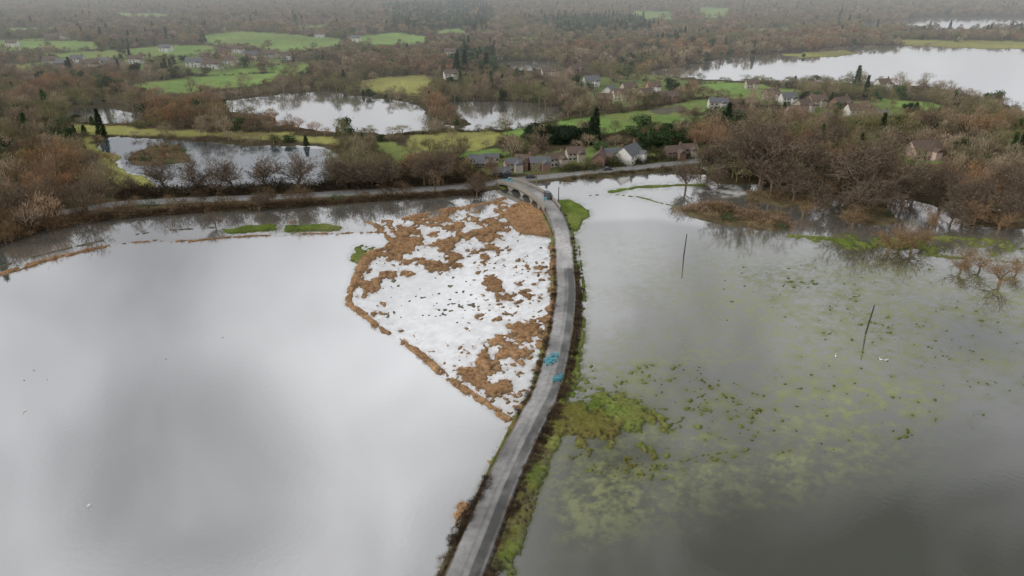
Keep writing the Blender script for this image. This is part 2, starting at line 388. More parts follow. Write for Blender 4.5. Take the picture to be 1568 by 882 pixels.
seg=road[iA-4:iB+5]; scum=cum[iA-4:iB+5]
for sd,nm in((1,'upstream_wall'),(-1,'downstream_wall')):
    mb=MB(); ol=offset_line(seg,sd*3.15); il=offset_line(seg,sd*2.8)
    L=len(ol); L0=scum[0];L1=scum[-1]; bot=[]
    for i in range(L):
        t=(scum[i]-L0)/(L1-L0); u=t*5; k=u-math.floor(u); b=-.5
        if .12<k<.88 and .02<t<.98: b=-.4+2.5*math.sqrt(max(0,1-((k-.5)/.39)**2))
        bot.append(min(b,rz_(scum[i])-.25))
    for i in range(L-1):
        zt=rz_(scum[i])+1.05; zt2=rz_(scum[i+1])+1.05
        a=ol[i];b=ol[i+1];c=il[i];d=il[i+1]
        V=[(a.x,a.y,bot[i]),(b.x,b.y,bot[i+1]),(b.x,b.y,zt2),(a.x,a.y,zt),(c.x,c.y,bot[i]),(d.x,d.y,bot[i+1]),(d.x,d.y,zt2),(c.x,c.y,zt)]
        mb.add(V,[(0,1,2,3),(7,6,5,4),(3,2,6,7),(4,5,1,0)])
    link(nm,mb.mesh(nm,M_stone),parent=br)
mb=MB(); ol=offset_line(seg,2.79); il=offset_line(seg,-2.79)
for i in range(len(seg)-1):
    z1=min(bot[i],9);z2=min(bot[i+1],9)
    mb.add([(ol[i].x,ol[i].y,z1),(ol[i+1].x,ol[i+1].y,z2),(il[i+1].x,il[i+1].y,z2),(il[i].x,il[i].y,z1)],[(0,1,2,3)])
link('arch_soffits',mb.mesh('arch_soffits',M_stone),parent=br)
# ---------------------------------------------------------------- vegetation prototypes
M_inst=plain('twigs_and_leaves',None,.9,.3,.5,.1,('INSTANCER','tint'))
def norm(a): return a/(np.linalg.norm(a,axis=1,keepdims=True)+1e-9)
def slivers(mb,p,d,L,W):
    n=len(p); d=norm(d); q=norm(np.cross(d,rng.normal(size=(n,3)))); L=np.broadcast_to(L,(n,))[:,None]; W=np.broadcast_to(W,(n,))[:,None]
    a=p-q*W/2;b=p+q*W/2;c=p+d*L
    o=len(mb.v); mb.v+=[tuple(r) for r in np.stack([a,b,c],1).reshape(-1,3)]
    mb.f+=[(o+3*i,o+3*i+1,o+3*i+2) for i in range(n)]; mb.mi+=[mb.cur]*n
def crown(nclump,n,r,hz,base,spread=.3):
    th=rng.uniform(0,2*math.pi,nclump); cz=rng.uniform(.1,1,nclump); rr=np.sqrt(np.clip(1-(cz-.35)**2*1.9,0.05,1))*rng.uniform(.45,1,nclump)
    C=np.stack([np.cos(th)*rr*r,np.sin(th)*rr*r,base+cz*hz],1)
    k=rng.integers(0,nclump,n); return C[k]+rng.normal(size=(n,3))*r*spread*np.array((1,1,.8))
def wood_proto(name,n,w,Lr,h=11,r=4.2,base=2.5,nc=14):
    mb=MB(); mb.tube((0,0,-.5),(0,0,h*.4),.28,.2,4)
    for k in range(6):
        t=k*1.05+random.random(); mb.tube((0,0,h*(.2+.03*k)),(math.cos(t)*r*.6,math.sin(t)*r*.6,h*(.55+.05*k)),.14,.04)
    p=crown(nc,n,r,h-base-1.5,base,.24); d=p-np.array((0,0,base*.6)); d=norm(d)+np.array((0,0,.5))+rng.normal(size=p.shape)*.35
    slivers(mb,p,d,rng.uniform(*Lr,n),w*rng.uniform(.6,1.4,n)); return mb.mesh(name,M_inst)
def leafy_proto(name,n,w,h,r,base,nc=16):
    mb=MB(); mb.tube((0,0,-.5),(0,0,h*.6),.3,.15,5); p=crown(nc,n,r,h-base-1,base,.25)
    slivers(mb,p,rng.normal(size=p.shape)+(0,0,.3),rng.uniform(.5,1.1,n),w*rng.uniform(.7,1.3,n)); return mb.mesh(name,M_inst)
def conifer_proto(name,n,h,r):
    mb=MB(); mb.tube((0,0,-.5),(0,0,h),.3,.04,5)
    z=h*(.1+.88*rng.uniform(0,1,n)**1.25); rr=r*(1-z/h)*rng.uniform(.3,1.1,n)+.1; t=rng.uniform(0,6.28,n)
    p=np.stack([np.cos(t)*rr*.6,np.sin(t)*rr*.6,z],1); d=np.stack([np.cos(t),np.sin(t),rng.normal(-.15,.3,n)],1)
    slivers(mb,p,d,rng.uniform(.6,1.5,n),rng.uniform(.3,.7,n)); return mb.mesh(name,M_inst)
def bush_proto(name,n,r,h,w=.1):
    mb=MB(); p=crown(7,n,r,h*.6,0,.3); p[:,2]=np.abs(p[:,2]); slivers(mb,p,norm(p*np.array((1,1,.3)))+(0,0,.8)+rng.normal(size=p.shape)*.5,rng.uniform(.3,.7,n),w); 
    mb.tube((0,0,-.2),(0,0,h*.6),.06,.03); return mb.mesh(name,M_inst)
def tuft_proto(name,n,r,h,w):
    mb=MB(); a=rng.uniform(0,6.28,n); q=r*np.sqrt(rng.uniform(0,1,n)); p=np.stack([np.cos(a)*q,np.sin(a)*q,np.full(n,-.1)],1)
    slivers(mb,p,np.concatenate([rng.normal(size=(n,2))*.4,np.ones((n,1))],1),h*rng.uniform(.5,1.1,n),w); return mb.mesh(name,M_inst)
def coll(name,meshes):
    c=bpy.data.collections.new(name)
    for i,me in enumerate(meshes): c.objects.link(bpy.data.objects.new(f'{name}_{i:02d}',me))
    return c
def scatter(name,pts,idx,rot,scl,tint,c):
    n=len(pts); me=bpy.data.meshes.new(name); me.vertices.add(n); me.vertices.foreach_set('co',np.asarray(pts,np.float32).ravel())
    me.attributes.new('idx','INT','POINT').data.foreach_set('value',np.asarray(idx,np.int32))
    r3=np.zeros((n,3),np.float32); r3[:,2]=rot
    for nm,arr in(('rot',r3),('scl',scl),('tint',tint)):
        me.attributes.new(nm,'FLOAT_VECTOR','POINT').data.foreach_set('vector',np.asarray(arr,np.float32).ravel())
    o=link(name,me); ng=bpy.data.node_groups.new(name+'_gn','GeometryNodeTree')
    ng.interface.new_socket('Geometry',in_out='INPUT',socket_type='NodeSocketGeometry'); ng.interface.new_socket('Geometry',in_out='OUTPUT',socket_type='NodeSocketGeometry')
    a=ng.nodes.new('NodeGroupInput');b=ng.nodes.new('NodeGroupOutput');ip=ng.nodes.new('GeometryNodeInstanceOnPoints');ci=ng.nodes.new('GeometryNodeCollectionInfo')
    m2p=ng.nodes.new('GeometryNodeMeshToPoints')
    ci.inputs['Collection'].default_value=c; ci.inputs['Separate Children'].default_value=True; ci.inputs['Reset Children'].default_value=True
    ip.inputs['Pick Instance'].default_value=True
    def na(nm,t):
        q=ng.nodes.new('GeometryNodeInputNamedAttribute'); q.data_type=t; q.inputs['Name'].default_value=nm
        return [s for s in q.outputs if s.enabled and s.name=='Attribute'][0]
    L=ng.links.new; L(a.outputs[0],m2p.inputs[0]); L(m2p.outputs[0],ip.inputs['Points']); L(ci.outputs[0],ip.inputs['Instance'])
    L(na('idx','INT'),ip.inputs['Instance Index']); L(na('rot','FLOAT_VECTOR'),ip.inputs['Rotation']); L(na('scl','FLOAT_VECTOR'),ip.inputs['Scale'])
    L(ip.outputs[0],b.inputs[0]); md=o.modifiers.new('scatter','NODES'); md.node_group=ng; return o
protos=[wood_proto('bare_tree_near',650,.15,(.7,1.6)),wood_proto('bare_tree_near',700,.15,(.7,1.5),12,4.6,3),wood_proto('bare_tree_near',600,.16,(.8,1.7),9.5,4.0,1.5),wood_proto('bare_tree_near',520,.15,(.7,1.4),12.5,3.4,3),
 wood_proto('bare_tree_far',190,.55,(1.2,2.4)),wood_proto('bare_tree_far',190,.55,(1.2,2.2),12,4.6,3,9),wood_proto('bare_tree_far',160,.6,(1.2,2.4),9.5,4.4,1.5,10),
 leafy_proto('evergreen_tree',1200,.6,11,3.8,1.5),leafy_proto('evergreen_tree',1100,.6,9,3.6,.8),conifer_proto('pine_tree',1200,15,3.4),
 bush_proto('bush',240,1.7,2.4,.14),bush_proto('bush',220,1.4,2.0,.14)]
CW=coll('woodland_tree',protos)
houses=[(905,133,12,8,.2,'w','g'),(932,149,13,8,1.2,'w','g'),(948,154,9,7,.1,'w','b'),(962,143,11,7,.4,'c','b'),(925,162,10,7,0,'r','b'),(1022,158,14,7,.1,'r','b'),(988,153,10,7,.6,'c','b'),(1098,168,12,6,0,'w','g'),
 (1310,180,13,8,.1,'w','b'),(1285,168,12,7,.4,'r','b'),(1250,164,10,7,0,'c','b'),(1345,186,10,7,-.3,'r','g'),(1410,244,14,9,.15,'p','b'),(1262,190,10,7,.8,'r','b'),
 (300,103,15,8,.2,'w','g'),(328,106,16,8,.1,'w','b'),(316,94,10,7,0,'c','b'),(386,92,13,8,.5,'w','g'),(414,90,13,8,0,'c','b'),(100,105,12,8,0,'r','g'),(140,106,15,8,.2,'w','b'),(160,102,12,7,0,'c','g'),(55,134,12,8,.3,'w','b'),(96,60,14,8,.3,'w','b'),(80,62,14,8,.3,'r','b'),
 (785,264,9,5,.3,'c','g'),(802,259,9,6,-.3,'r','b'),(826,262,11,6,.2,'r','g'),(850,256,10,6,.5,'c','b'),(918,254,12,7,1.3,'r','b'),(940,249,12,7,.2,'w','g'),(962,250,13.5,8.5,1.0,'w','g'),(1030,245,11,7,.3,'r','b'),(1052,241,10,6,.1,'c','b'),(768,271,9,5,.2,'d','g'),(730,252,7,3.5,.0,'w','g'),(752,250,7,3.5,.1,'w','g'),(742,258,10,4,.1,'d','g'),
 (880,247,10,7,.2,'c','b'),(840,118,11,7,.2,'c','b'),(880,114,11,7,.7,'r','b'),(1150,137,9,6,0,'c','b'),(690,122,10,6,.3,'w','b'),(690,86,11,7,0,'w','b'),(545,64,12,7,0,'w','g'),(255,80,12,7,0,'w','g'),(1215,182,10,7,.3,'c','b'),(1180,154,10,7,.3,'c','b'),(1350,137,10,7,.2,'w','b'),(1205,160,10,7,.1,'w','g'),(1228,172,10,7,.5,'c','b'),(1000,142,10,7,.1,'w','b'),(355,100,11,7,.1,'w','b'),(120,98,11,7,.2,'w','g'),(180,106,11,7,.2,'c','b'),(440,92,11,7,.2,'w','b'),(20,72,12,7,.1,'w','b'),(365,82,12,7,.1,'w','b'),(345,87,12,7,.5,'c','b'),(210,98,12,7,.2,'w','b'),(80,100,12,7,.1,'c','b'),(490,58,12,7,.1,'w','b')]
HP=np.array([G(h[0],h[1]) for h in houses])
def jit(y0,y1,sp):
    w=(.68*y1+25)*1.22; nx=int(2*w/sp); ny=int((y1-y0)/sp)
    gx,gy=np.meshgrid(np.arange(nx),np.arange(ny)); x=-w+(gx+rng.uniform(0,1,gx.shape))*sp; y=y0+(gy+rng.uniform(0,1,gx.shape))*sp
    x=x.ravel();y=y.ravel(); k=np.abs(x)<(.68*y+25)*1.22; return x[k],y[k]
allx=[];ally=[];allz=[];alli=[];alls=[];allt=[]
everp=[GL(p) for p in [[(585,12),(740,8),(760,30),(740,52),(600,50)],[(800,32),(990,26),(1010,52),(860,58)],[(690,85),(760,85),(760,122),(690,122)],[(1090,180),(1140,180),(1140,215),(1095,215)],[(1540,30),(1650,30),(1650,50),(1540,50)],[(960,200),(1000,195),(1000,235),(965,235)]]]
rustp=[GL(p) for p in [[(-100,130),(215,128),(230,165),(100,170),(-100,165)],[(220,170),(420,165),(430,200),(380,205),(230,198)],[(-100,250),(110,250),(180,300),(170,330),(-100,370)],[(1000,60),(1300,50),(1300,70),(1000,100)],[(1040,240),(1700,260),(1700,330),(1100,300)],[(560,215),(720,240),(730,285),(520,285)]]]
for y0,y1,sp in((150,650,5.9),(650,1300,8.2),(1300,2300,12),(2300,6500,24)):
    x,y=jit(y0,y1,sp); li=lookup(x,y); c=cls[li]; n=len(x)
    u=rng.uniform(0,1,n); big_=fbm(x,y,90,3,201)
    keep=((c==WOOD)&(u<.92)&((big_>.40)|(u<.40)))|((c==GARD)&(u<.30))|((c==SCRUB)&(u<.9))|((c==YEL)&(u<.04))
    dm=segdist(x,y,ml,9); dr=segdist(x,y,rl,8); keep&=(dm>5.5)&(dr>6)
    x,y,c,u,big_=[q[keep] for q in(x,y,c,u,big_)]; n=len(x)
    near_h=np.zeros(n,bool)
    for hx,hy in HP:
        kk=1.6 if hy>600 else 1; near_h|=(np.abs(x-hx)<8*kk)&(y-hy<7)&(y-hy>-20*kk*kk)
    k=~near_h; x,y,c,big_=[q[k] for q in(x,y,c,big_)]; n=len(x)
    far=y1>700
    idx=rng.integers(4,7,n) if far else rng.integers(0,4,n)
    s=rng.uniform(.55,1.2,n)*(1 if y0<1300 else 1.1)*(1.0 if y0<2300 else 1.6)
    ev=np.zeros(n,bool)
    for e in everp: ev|=inpoly(x,y,e)
    spe=rng.uniform(0,1,n)<(.05+.16*(c==GARD)+.14*(fbm(x,y,60,2,301)>.6))
    evt=(ev&(rng.uniform(0,1,n)<.85))|spe
    idx=np.where(evt,rng.choice([7,8,8,8,9],n),idx)
    bush=(c==SCRUB)|(rng.uniform(0,1,n)<.12)&(y<650)|((c==GARD)&(rng.uniform(0,1,n)<.4))
    idx=np.where(bush&~ev,rng.integers(10,12,n),idx); s=np.where(bush,rng.uniform(.8,1.7,n),s)
    hh=11*s; open_=np.zeros(n,bool)
    for fr in(.4,.75,1.05):
        q=1+fr*hh/80; cc=cls[lookup(x*q,y*q)]; open_|=np.isin(cc,[WAT,PAST,YEL])
    lowm=open_&~bush&(rng.uniform(0,1,n)<.90); s=np.where(lowm,s*rng.uniform(.22,.55,n),s)
    base=np.array((.29,.23,.16))[None,:]*rng.uniform(.45,1.5,(n,1))
    ru=np.zeros(n,bool)
    for e in rustp: ru|=inpoly(x,y,e)
    rf=np.clip((fbm(x,y,50,3,401)-.48)*4+ru*.5,0,1)*rng.uniform(.3,1,n); base=base*(1-rf[:,None])+np.array((.38,.215,.11))*rf[:,None]*rng.uniform(.6,1.2,(n,1))
    ol=np.clip((fbm(x,y,35,3,501)-.46)*5,0,.8); base=base*(1-ol[:,None])+np.array((.22,.215,.10))*ol[:,None]
    tint=np.where(evt[:,None],np.array((.07,.105,.045))*rng.uniform(.6,1.6,(n,1)),base)
    tint=np.where((bush&~evt)[:,None],np.array((.23,.165,.095))*rng.uniform(.5,1.4,(n,1)),tint)
    wid=rng.uniform(.9,1.25,n)*np.where(lowm,1.7,1)
    allx.append(x);ally.append(y);allz.append(ZF[lookup(x,y)]-.1);alli.append(idx);alls.append(np.stack([s*wid,s*wid,s],1));allt.append(tint)
hedges=[[(210,150),(300,144),(395,134),(430,122)],[(200,110),(300,118),(420,112)],[(300,52),(380,44),(500,56),(600,50),(660,54)],[(60,80),(160,77),(300,68)],[(0,62),(150,64)],[(330,88),(335,96),(310,118)],[(402,92),(403,114)],[(400,101),(475,99)],[(480,98),(478,118),(430,122)],[(540,124),(650,114)],[(60,94),(200,91),(330,86)],[(655,70),(530,72),(440,84)],
 [(760,204),(900,180),(1000,168)],[(1000,164),(1085,151)],[(900,214),(1060,191),(1090,178)],[(1030,133),(1150,127),(1235,140)],[(1050,150),(1140,155),(1215,162)],[(795,240),(690,252)],[(620,208),(755,200)],[(160,64),(155,80)],[(180,78),(200,90)],[(840,188),(850,214)]]
def hedge_add(px,step,sc_,tall,tc,jx=.8,wd_=1.2):
    ln=smooth_line(GL(px),step); n=len(ln); x=np.array([p.x for p in ln])+rng.normal(0,jx,n); y=np.array([p.y for p in ln])+rng.normal(0,jx,n)
    big_=rng.uniform(0,1,n)<tall; idx=np.where(big_,rng.integers(0,4,n),rng.integers(10,12,n)); s=np.where(big_,rng.uniform(.35,.85,n),rng.uniform(*sc_,n))
    allx.append(x);ally.append(y);allz.append(ZF[lookup(x,y)]-.1);alli.append(idx);alls.append(np.stack([s*wd_,s*wd_,s],1));allt.append(np.array(tc)*rng.uniform(.5,1.5,(n,1)))
for hd in hedges: hedge_add(hd,2.2 if hd[0][1]>150 else 4,(.7,1.3),.14,(.13,.12,.065))
for k in range(4): hedge_add([(150,335),(220,329.5),(330,322),(430,316.5),(560,307.5),(640,302),(735,295.5)],1.2,(.5,1.05),.03,(.13,.09,.055),.8)
for k in range(3): hedge_add([(185,303),(300,298),(430,294),(560,287),(640,283),(735,277)],1.6,(.9,2.1),.08,(.10,.08,.05),1.6)
for k in range(3): hedge_add([(-200,412),(0,368),(60,350),(130,338)],1.6,(.8,2.0),.25,(.19,.125,.07),2.5)
for k in range(2): hedge_add([(870,275),(960,266),(1040,260)],1.5,(.3,.8),.02,(.12,.11,.06),.7)
for k in range(2): hedge_add([(870,263),(960,253),(1040,244),(1110,238)],1.5,(.7,1.6),.12,(.10,.10,.05),1.5)
for k in range(5): hedge_add([(1058,325),(1090,318),(1130,328),(1205,345)],1.0,(.4,1.0),.0,(.28,.20,.13),2.5)
for k in range(2): hedge_add([(620,262),(680,268),(728,278)],2,(.8,1.6),.6,(.25,.17,.10),4)
x=np.concatenate(allx);y=np.concatenate(ally)
print('woodland trees',len(x))
scatter('woodland',np.stack([x,y,np.concatenate(allz)],1),np.concatenate(alli),rng.uniform(0,6.28,len(x)),np.concatenate(alls),np.concatenate(allt),CW)
def mass(name,poly,sp,idxs,sr,tc,cl,jitter=1.0):
    pl=GL(poly); ax=[p[0] for p in pl];ay=[p[1] for p in pl]
    gx,gy=np.meshgrid(np.arange(min(ax),max(ax),sp),np.arange(min(ay),max(ay),sp)); x=gx.ravel()+rng.normal(0,sp*.3,gx.size);y=gy.ravel()+rng.normal(0,sp*.3,gx.size)
    k=inpoly(x,y,pl);x=x[k];y=y[k];n=len(x); s=rng.uniform(*sr,n)
    return scatter(name,np.stack([x,y,ZF[lookup(x,y)]-.1],1),rng.choice(idxs,n),rng.uniform(0,6.28,n),np.stack([s,s,s],1),np.array(tc)*rng.uniform(.7,1.3,(n,1)),cl)
mass('evergreen_grove',[(808,226),(900,224),(902,212),(812,210)],4,[7,8],(.6,.85),(.035,.055,.03),CW)
mass('evergreen_grove',[(985,238),(1060,234),(1062,212),(985,212)],6,[7,8],(.6,1.0),(.05,.08,.035),CW)
# reeds and grass
CR=coll('reed_tuft',[tuft_proto('reed_tuft',46,.6,1.1,.05),tuft_proto('reed_tuft',36,.5,.8,.05),tuft_proto('reed_tuft',30,.7,.6,.05)])
CG=coll('grass_tuft',[tuft_proto('grass_tuft',40,.45,.32,.035),tuft_proto('grass_tuft',34,.4,.24,.04)])
def ground_tufts(name,y0,y1,sp,cs,cl,tc,hs,prob,ni,near=None):
    x,y=jit(y0,y1,sp); li=lookup(x,y); k=np.isin(cls[li],cs)&(~speck[li])&(rng.uniform(0,1,len(x))<prob)&(segdist(x,y,rl,6)>2.9)&(segdist(x,y,ml,6)>4)
    x=x[k];y=y[k];n=len(x); s=rng.uniform(*hs,n); tone=fbm(x,y,8,3,611)
    t=np.array(tc)*(.4+1.2*tone)[:,None]*rng.uniform(.55,1.45,(n,1)); print(name,n)
    scatter(name,np.stack([x,y,ZF[lookup(x,y)]],1),rng.integers(0,ni,n),rng.uniform(0,6.28,n),np.stack([s,s,s],1),t,cl)
ground_tufts('reeds',70,330,.85,[REED],CR,(.46,.28,.16),(.3,.95),.75,3)
ground_tufts('grass',60,230,.7,[VERGE],CG,(.17,.225,.045),(.5,1.3),.6,2)
CB=coll('bramble',[bush_proto('bramble',230,.85,1.3,.06),bush_proto('bramble',200,.7,1.0,.06)])
pts=[];
for off,a,b,pr in((3.4,415,2000,1.),(3.8,440,2000,.8),(3.5,330,415,.3),(-3.3,385,640,.6)):
    for p in offset_line(road,off):
        if a<py_of(p)<b:
            for k in range(2):
                if random.random()<pr: pts.append((p.x+random.gauss(0,.2),p.y+random.gauss(0,.5)))
for p in smooth_line(GL([(748,738),(738,760),(722,785),(706,815),(694,838)]),.5):
    for k in range(2): pts.append((p.x+random.gauss(0,.35),p.y+random.gauss(0,.35)))
for p in smooth_line(GL([(690,850),(672,890),(655,940)]),.9): pts.append((p.x+random.gauss(0,.35),p.y))
pts=np.array(pts);n=len(pts);s=rng.uniform(.5,1.0,n)
scatter('bramble_hedge',np.concatenate([pts,np.full((n,1),.3)],1),rng.integers(0,2,n),rng.uniform(0,6.28,n),np.stack([s,s,s],1),np.array((.095,.065,.045))*rng.uniform(.5,1.6,(n,1)),CB)
# individual trees
M_bark=plain('grey_bark',(.17,.13,.095),.9,.3,.8,.1); M_will=plain('willow_bark',(.26,.175,.10),.9,.3,.8,.1)
def bare_mesh(name,mat,h=12,spread=.85,low=.25,lv0=8,rad=.038,tww=.13,nt_=2):
    mb=MB(); tw=[[],[]]
    def branch(p,d,L,r,lv):
        q=p;n=3
        for i in range(n):
            q2=q+d*(L/n); r2=r*(.72 if lv else .85); mb.tube(q,q2,r,r2,5 if lv==0 else 3); r=r2
            if lv<3 and (i>0 or lv>0):
                for k in range([lv0//2,3,2][lv]):
                    ax=Vector((random.gauss(0,1),random.gauss(0,1),random.gauss(0,.5))).normalized()
                    nd=(d*(1-spread*.45)+ax*spread+Vector((0,0,.18))).normalized(); branch(q2 if k else q.lerp(q2,.6),nd,L*random.uniform(.5,.75) if lv else h*random.uniform(.3,.5),r*.6,lv+1)
            if lv==3:
                for k in range(nt_):
                    tw[0].append(tuple(q2)); tw[1].append(tuple(d+Vector([random.gauss(0,.5) for _ in range(3)])))
            q=q2; d=(d+Vector((random.gauss(0,.12),random.gauss(0,.12),.05))).normalized()
    branch(Vector((0,0,-.4)),Vector((0,0,1)),h*low*1.6,h*rad,0)
    slivers(mb,np.array(tw[0]),np.array(tw[1]),h*.075,tww); return mb.mesh(name,mat)
BT=[bare_mesh('bare_tree',M_bark) for _ in range(3)]; WT=[bare_mesh('willow_tree',M_will,9,1.0,.2,6,.045,.08,1) for _ in range(3)]
def tree(name,me,px_,py_,hpx,native):
    x,y=G(px_,py_); z=(y*CP+H*SP); hm=hpx*z/F/CP; s=hm/native; z0=gz(x,y); link(name,me,(x,y,max(z0,-.3)),random.uniform(0,6.28),(s*1.1,s*1.1,s))
for i,(a,b,h) in enumerate([(253,298,46),(305,297,46),(357,297,50),(407,296,48),(457,294,52),(517,291,46),(205,302,26),(330,347,22),(397,322,26),(650,287,44),(672,287,48),(600,287,42),(730,300,28),(570,290,42),(1100,290,30),(1050,290,40),(1165,285,92),(1148,272,64),(1195,280,66),(1340,318,96),(1320,300,76),(1290,300,55),(1235,285,62),(1400,300,46),(1440,318,60),(1476,335,50),(1250,255,50),(1530,310,56),(1265,240,42),(1380,322,50),(1560,330,54),(700,250,30),(770,235,25),(830,240,22),(1180,235,40),(1420,215,40),(1120,262,38),(1215,310,46),(1262,322,42),(1310,335,48),(1360,330,44),(1455,345,40),(1500,330,48),(1545,345,42),(540,290,40),(1085,268,44),(1130,262,55),(1180,300,52),(40,340,50),(90,325,44),(140,318,40),(15,352,40)]):
    tree('bare_tree',BT[i%3],a,b,h,11.5)
for i,(a,b,h) in enumerate([(1360,384,44),(1395,386,46),(1378,378,40),(1470,418,38),(1500,415,32),(1530,436,50),(1478,400,30),(1556,420,32),(1415,375,25),(1230,330,30),(1520,300,44),(1100,325,20),(450,348,14),(1305,345,35),(1490,345,46),(1530,352,40),(1425,350,36),(1270,300,40)]):
    tree('willow_tree',WT[i%3],a,b,h,8.5)
M_ever=plain('evergreen_foliage',(.045,.07,.035),.9,.4,.5,.1)
cm=protos[9].copy(); cm.materials.clear(); cm.materials.append(M_ever)
for a,b,h in[(911,222,50),(905,224,40),(1112,205,42),(712,118,36),(700,120,34),(745,115,30),(1105,210,34)]: tree('cypress_tree',cm,a,b,h,15)
# ---------------------------------------------------------------- buildings
wallm={'w':plain('white_render',(.74,.72,.68),.8,.08,1),'c':plain('cream_render',(.48,.43,.36),.8,.1,1),'r':plain('red_brick',(.25,.16,.12),.9,.25,4),'p':plain('pink_render',(.70,.52,.48),.8,.1,1),'d':plain('dark_boarding',(.07,.065,.06),.8,.2,3)}
roofm={'g':plain('slate_roof',(.14,.145,.155),.6,.25,3),'b':plain('brown_tile_roof',(.14,.105,.085),.8,.3,3)}
M_glass=plain('window_glass',(.03,.035,.04),.1,.1,1,.8); M_frame=plain('painted_frame',(.75,.75,.73),.5,.05,1); M_door=plain('painted_door',(.08,.12,.1),.5,.1,1); M_brick=wallm['r']
def house(px_,py_,L,W,rz,wm,rm):
    x,y=G(px_,py_); tall=L>8.5; hw=4.6 if tall and wm!='d' else 2.5
    if y<420 and tall and L<13: L*=.82;W*=.8;hw*=.85
    if y>600: L*=1.12;W*=1.05;hw*=1.05
    rh=W*.42
    name={'w':'white_house','c':'cream_house','r':'brick_house','p':'pink_house','d':'timber_barn'}[wm]
    if not tall: name='garden_shed'
    e=link(name,None,(x,y,max(gz(x,y),.2)),rz)
    mb=MB(); mb.add([(-L/2,-W/2,-.5),(L/2,-W/2,-.5),(L/2,W/2,-.5),(-L/2,W/2,-.5),(-L/2,-W/2,hw),(L/2,-W/2,hw),(L/2,W/2,hw),(-L/2,W/2,hw),(-L/2,0,hw+rh),(L/2,0,hw+rh)],
      [(0,1,5,4),(1,2,6,9,5),(2,3,7,6),(3,0,4,8,7)])
    if tall: mb.box((L*.22,-W/2-1.5,hw*.42),(3.4,3.0,hw*.84+.8))
    link('walls',mb.mesh('walls',wallm[wm]),parent=e)
    mb=MB(); o=.4; t=.18; k=rh/(W/2)
    for sg in(-1,1):
        ye=sg*(W/2+o); ze=hw-o*k
        mb.add([(-L/2-o,ye,ze+.02),(L/2+o,ye,ze+.02),(L/2+o,0,hw+rh+.02),(-L/2-o,0,hw+rh+.02),(-L/2-o,ye,ze+t),(L/2+o,ye,ze+t),(L/2+o,0,hw+rh+t),(-L/2-o,0,hw+rh+t)],[(0,1,2,3),(4,5,6,7),(0,1,5,4),(1,2,6,5),(0,3,7,4)])
    if tall:
        zz=hw*.84+.42; cx=L*.22; yy=-W/2
        mb.add([(cx-2,yy-3.3,zz),(cx,yy-3.3,zz+1.4),(cx,yy+1,zz+1.4),(cx-2,yy+1,zz),(cx+2,yy-3.3,zz),(cx+2,yy+1,zz)],[(0,1,2,3),(1,4,5,2),(0,4,1)])
    link('roof',mb.mesh('roof',roofm[rm]),parent=e)
    mb=MB(); mf=MB()
    for sg in(-1,1):
        for fl in([1.2,3.3] if hw>3.5 else [1.3]):
            for fx in(-.36,-.12,.4):
                if sg<0 and tall and fx>.1: continue
                mf.box((fx*L,sg*(W/2+.02),fl),(1.4,.06,1.2)); mb.box((fx*L,sg*(W/2+.055),fl),(1.16,.03,.98))
    link('windows',mb.mesh('windows',M_glass),parent=e); link('window_frames',mf.mesh('window_frames',M_frame),parent=e)
    mb=MB(); mb.box((L*.04,-W/2-.03,1.0),(1.0,.08,2.1)); link('door',mb.mesh('door',M_door),parent=e)
    if tall:
        mb=MB(); mb.box((L*.38,0,hw+rh+.4),(.9,.7,1.8)); mb.box((L*.38,0,hw+rh+1.36),(1.05,.85,.12)); mb.tube((L*.38,0,hw+rh+1.4),(L*.38,0,hw+rh+1.8),.14,.12,6); link('chimney',mb.mesh('chimney',M_brick),parent=e)
for h in houses: house(*h)
# ---------------------------------------------------------------- utility poles
M_wood=plain('creosoted_wood',(.06,.05,.04),.8,.3,5); M_metal=plain('galvanised_metal',(.35,.36,.37),.45,.1,3,.5,metal=.6)
def pole(bx,by,tx,ty):
    x,y=G(bx,by); dx=(tx-bx)/F*(y*CP+H*SP); hh=(by-ty)*(y*CP+H*SP)/F/CP*.97
    e=link('utility_pole',None,(x,y,-.4)); mb=MB(); mb.tube((0,0,0),(dx,0,hh),.2,.14,10); link('pole',mb.mesh('pole',M_wood),parent=e)
    mb=MB(); mb.box((dx*.97,0,hh*.97),(1.3,.10,.12),1.2); link('crossarm',mb.mesh('crossarm',M_wood),parent=e)
    mb=MB(); R=Matrix.Rotation(1.2,3,'Z')
    for k in(-.55,0,.55):
        q=R@Vector((k,0,0)); mb.tube((dx*.97+q.x,q.y,hh*.97+.06),(dx*.97+q.x,q.y,hh*.97+.28),.05,.03,6)
    link('insulators',mb.mesh('insulators',M_metal),parent=e)
pole(1047,393,1048,357); pole(1326,510,1329,463)
pole(855,312,855,286)
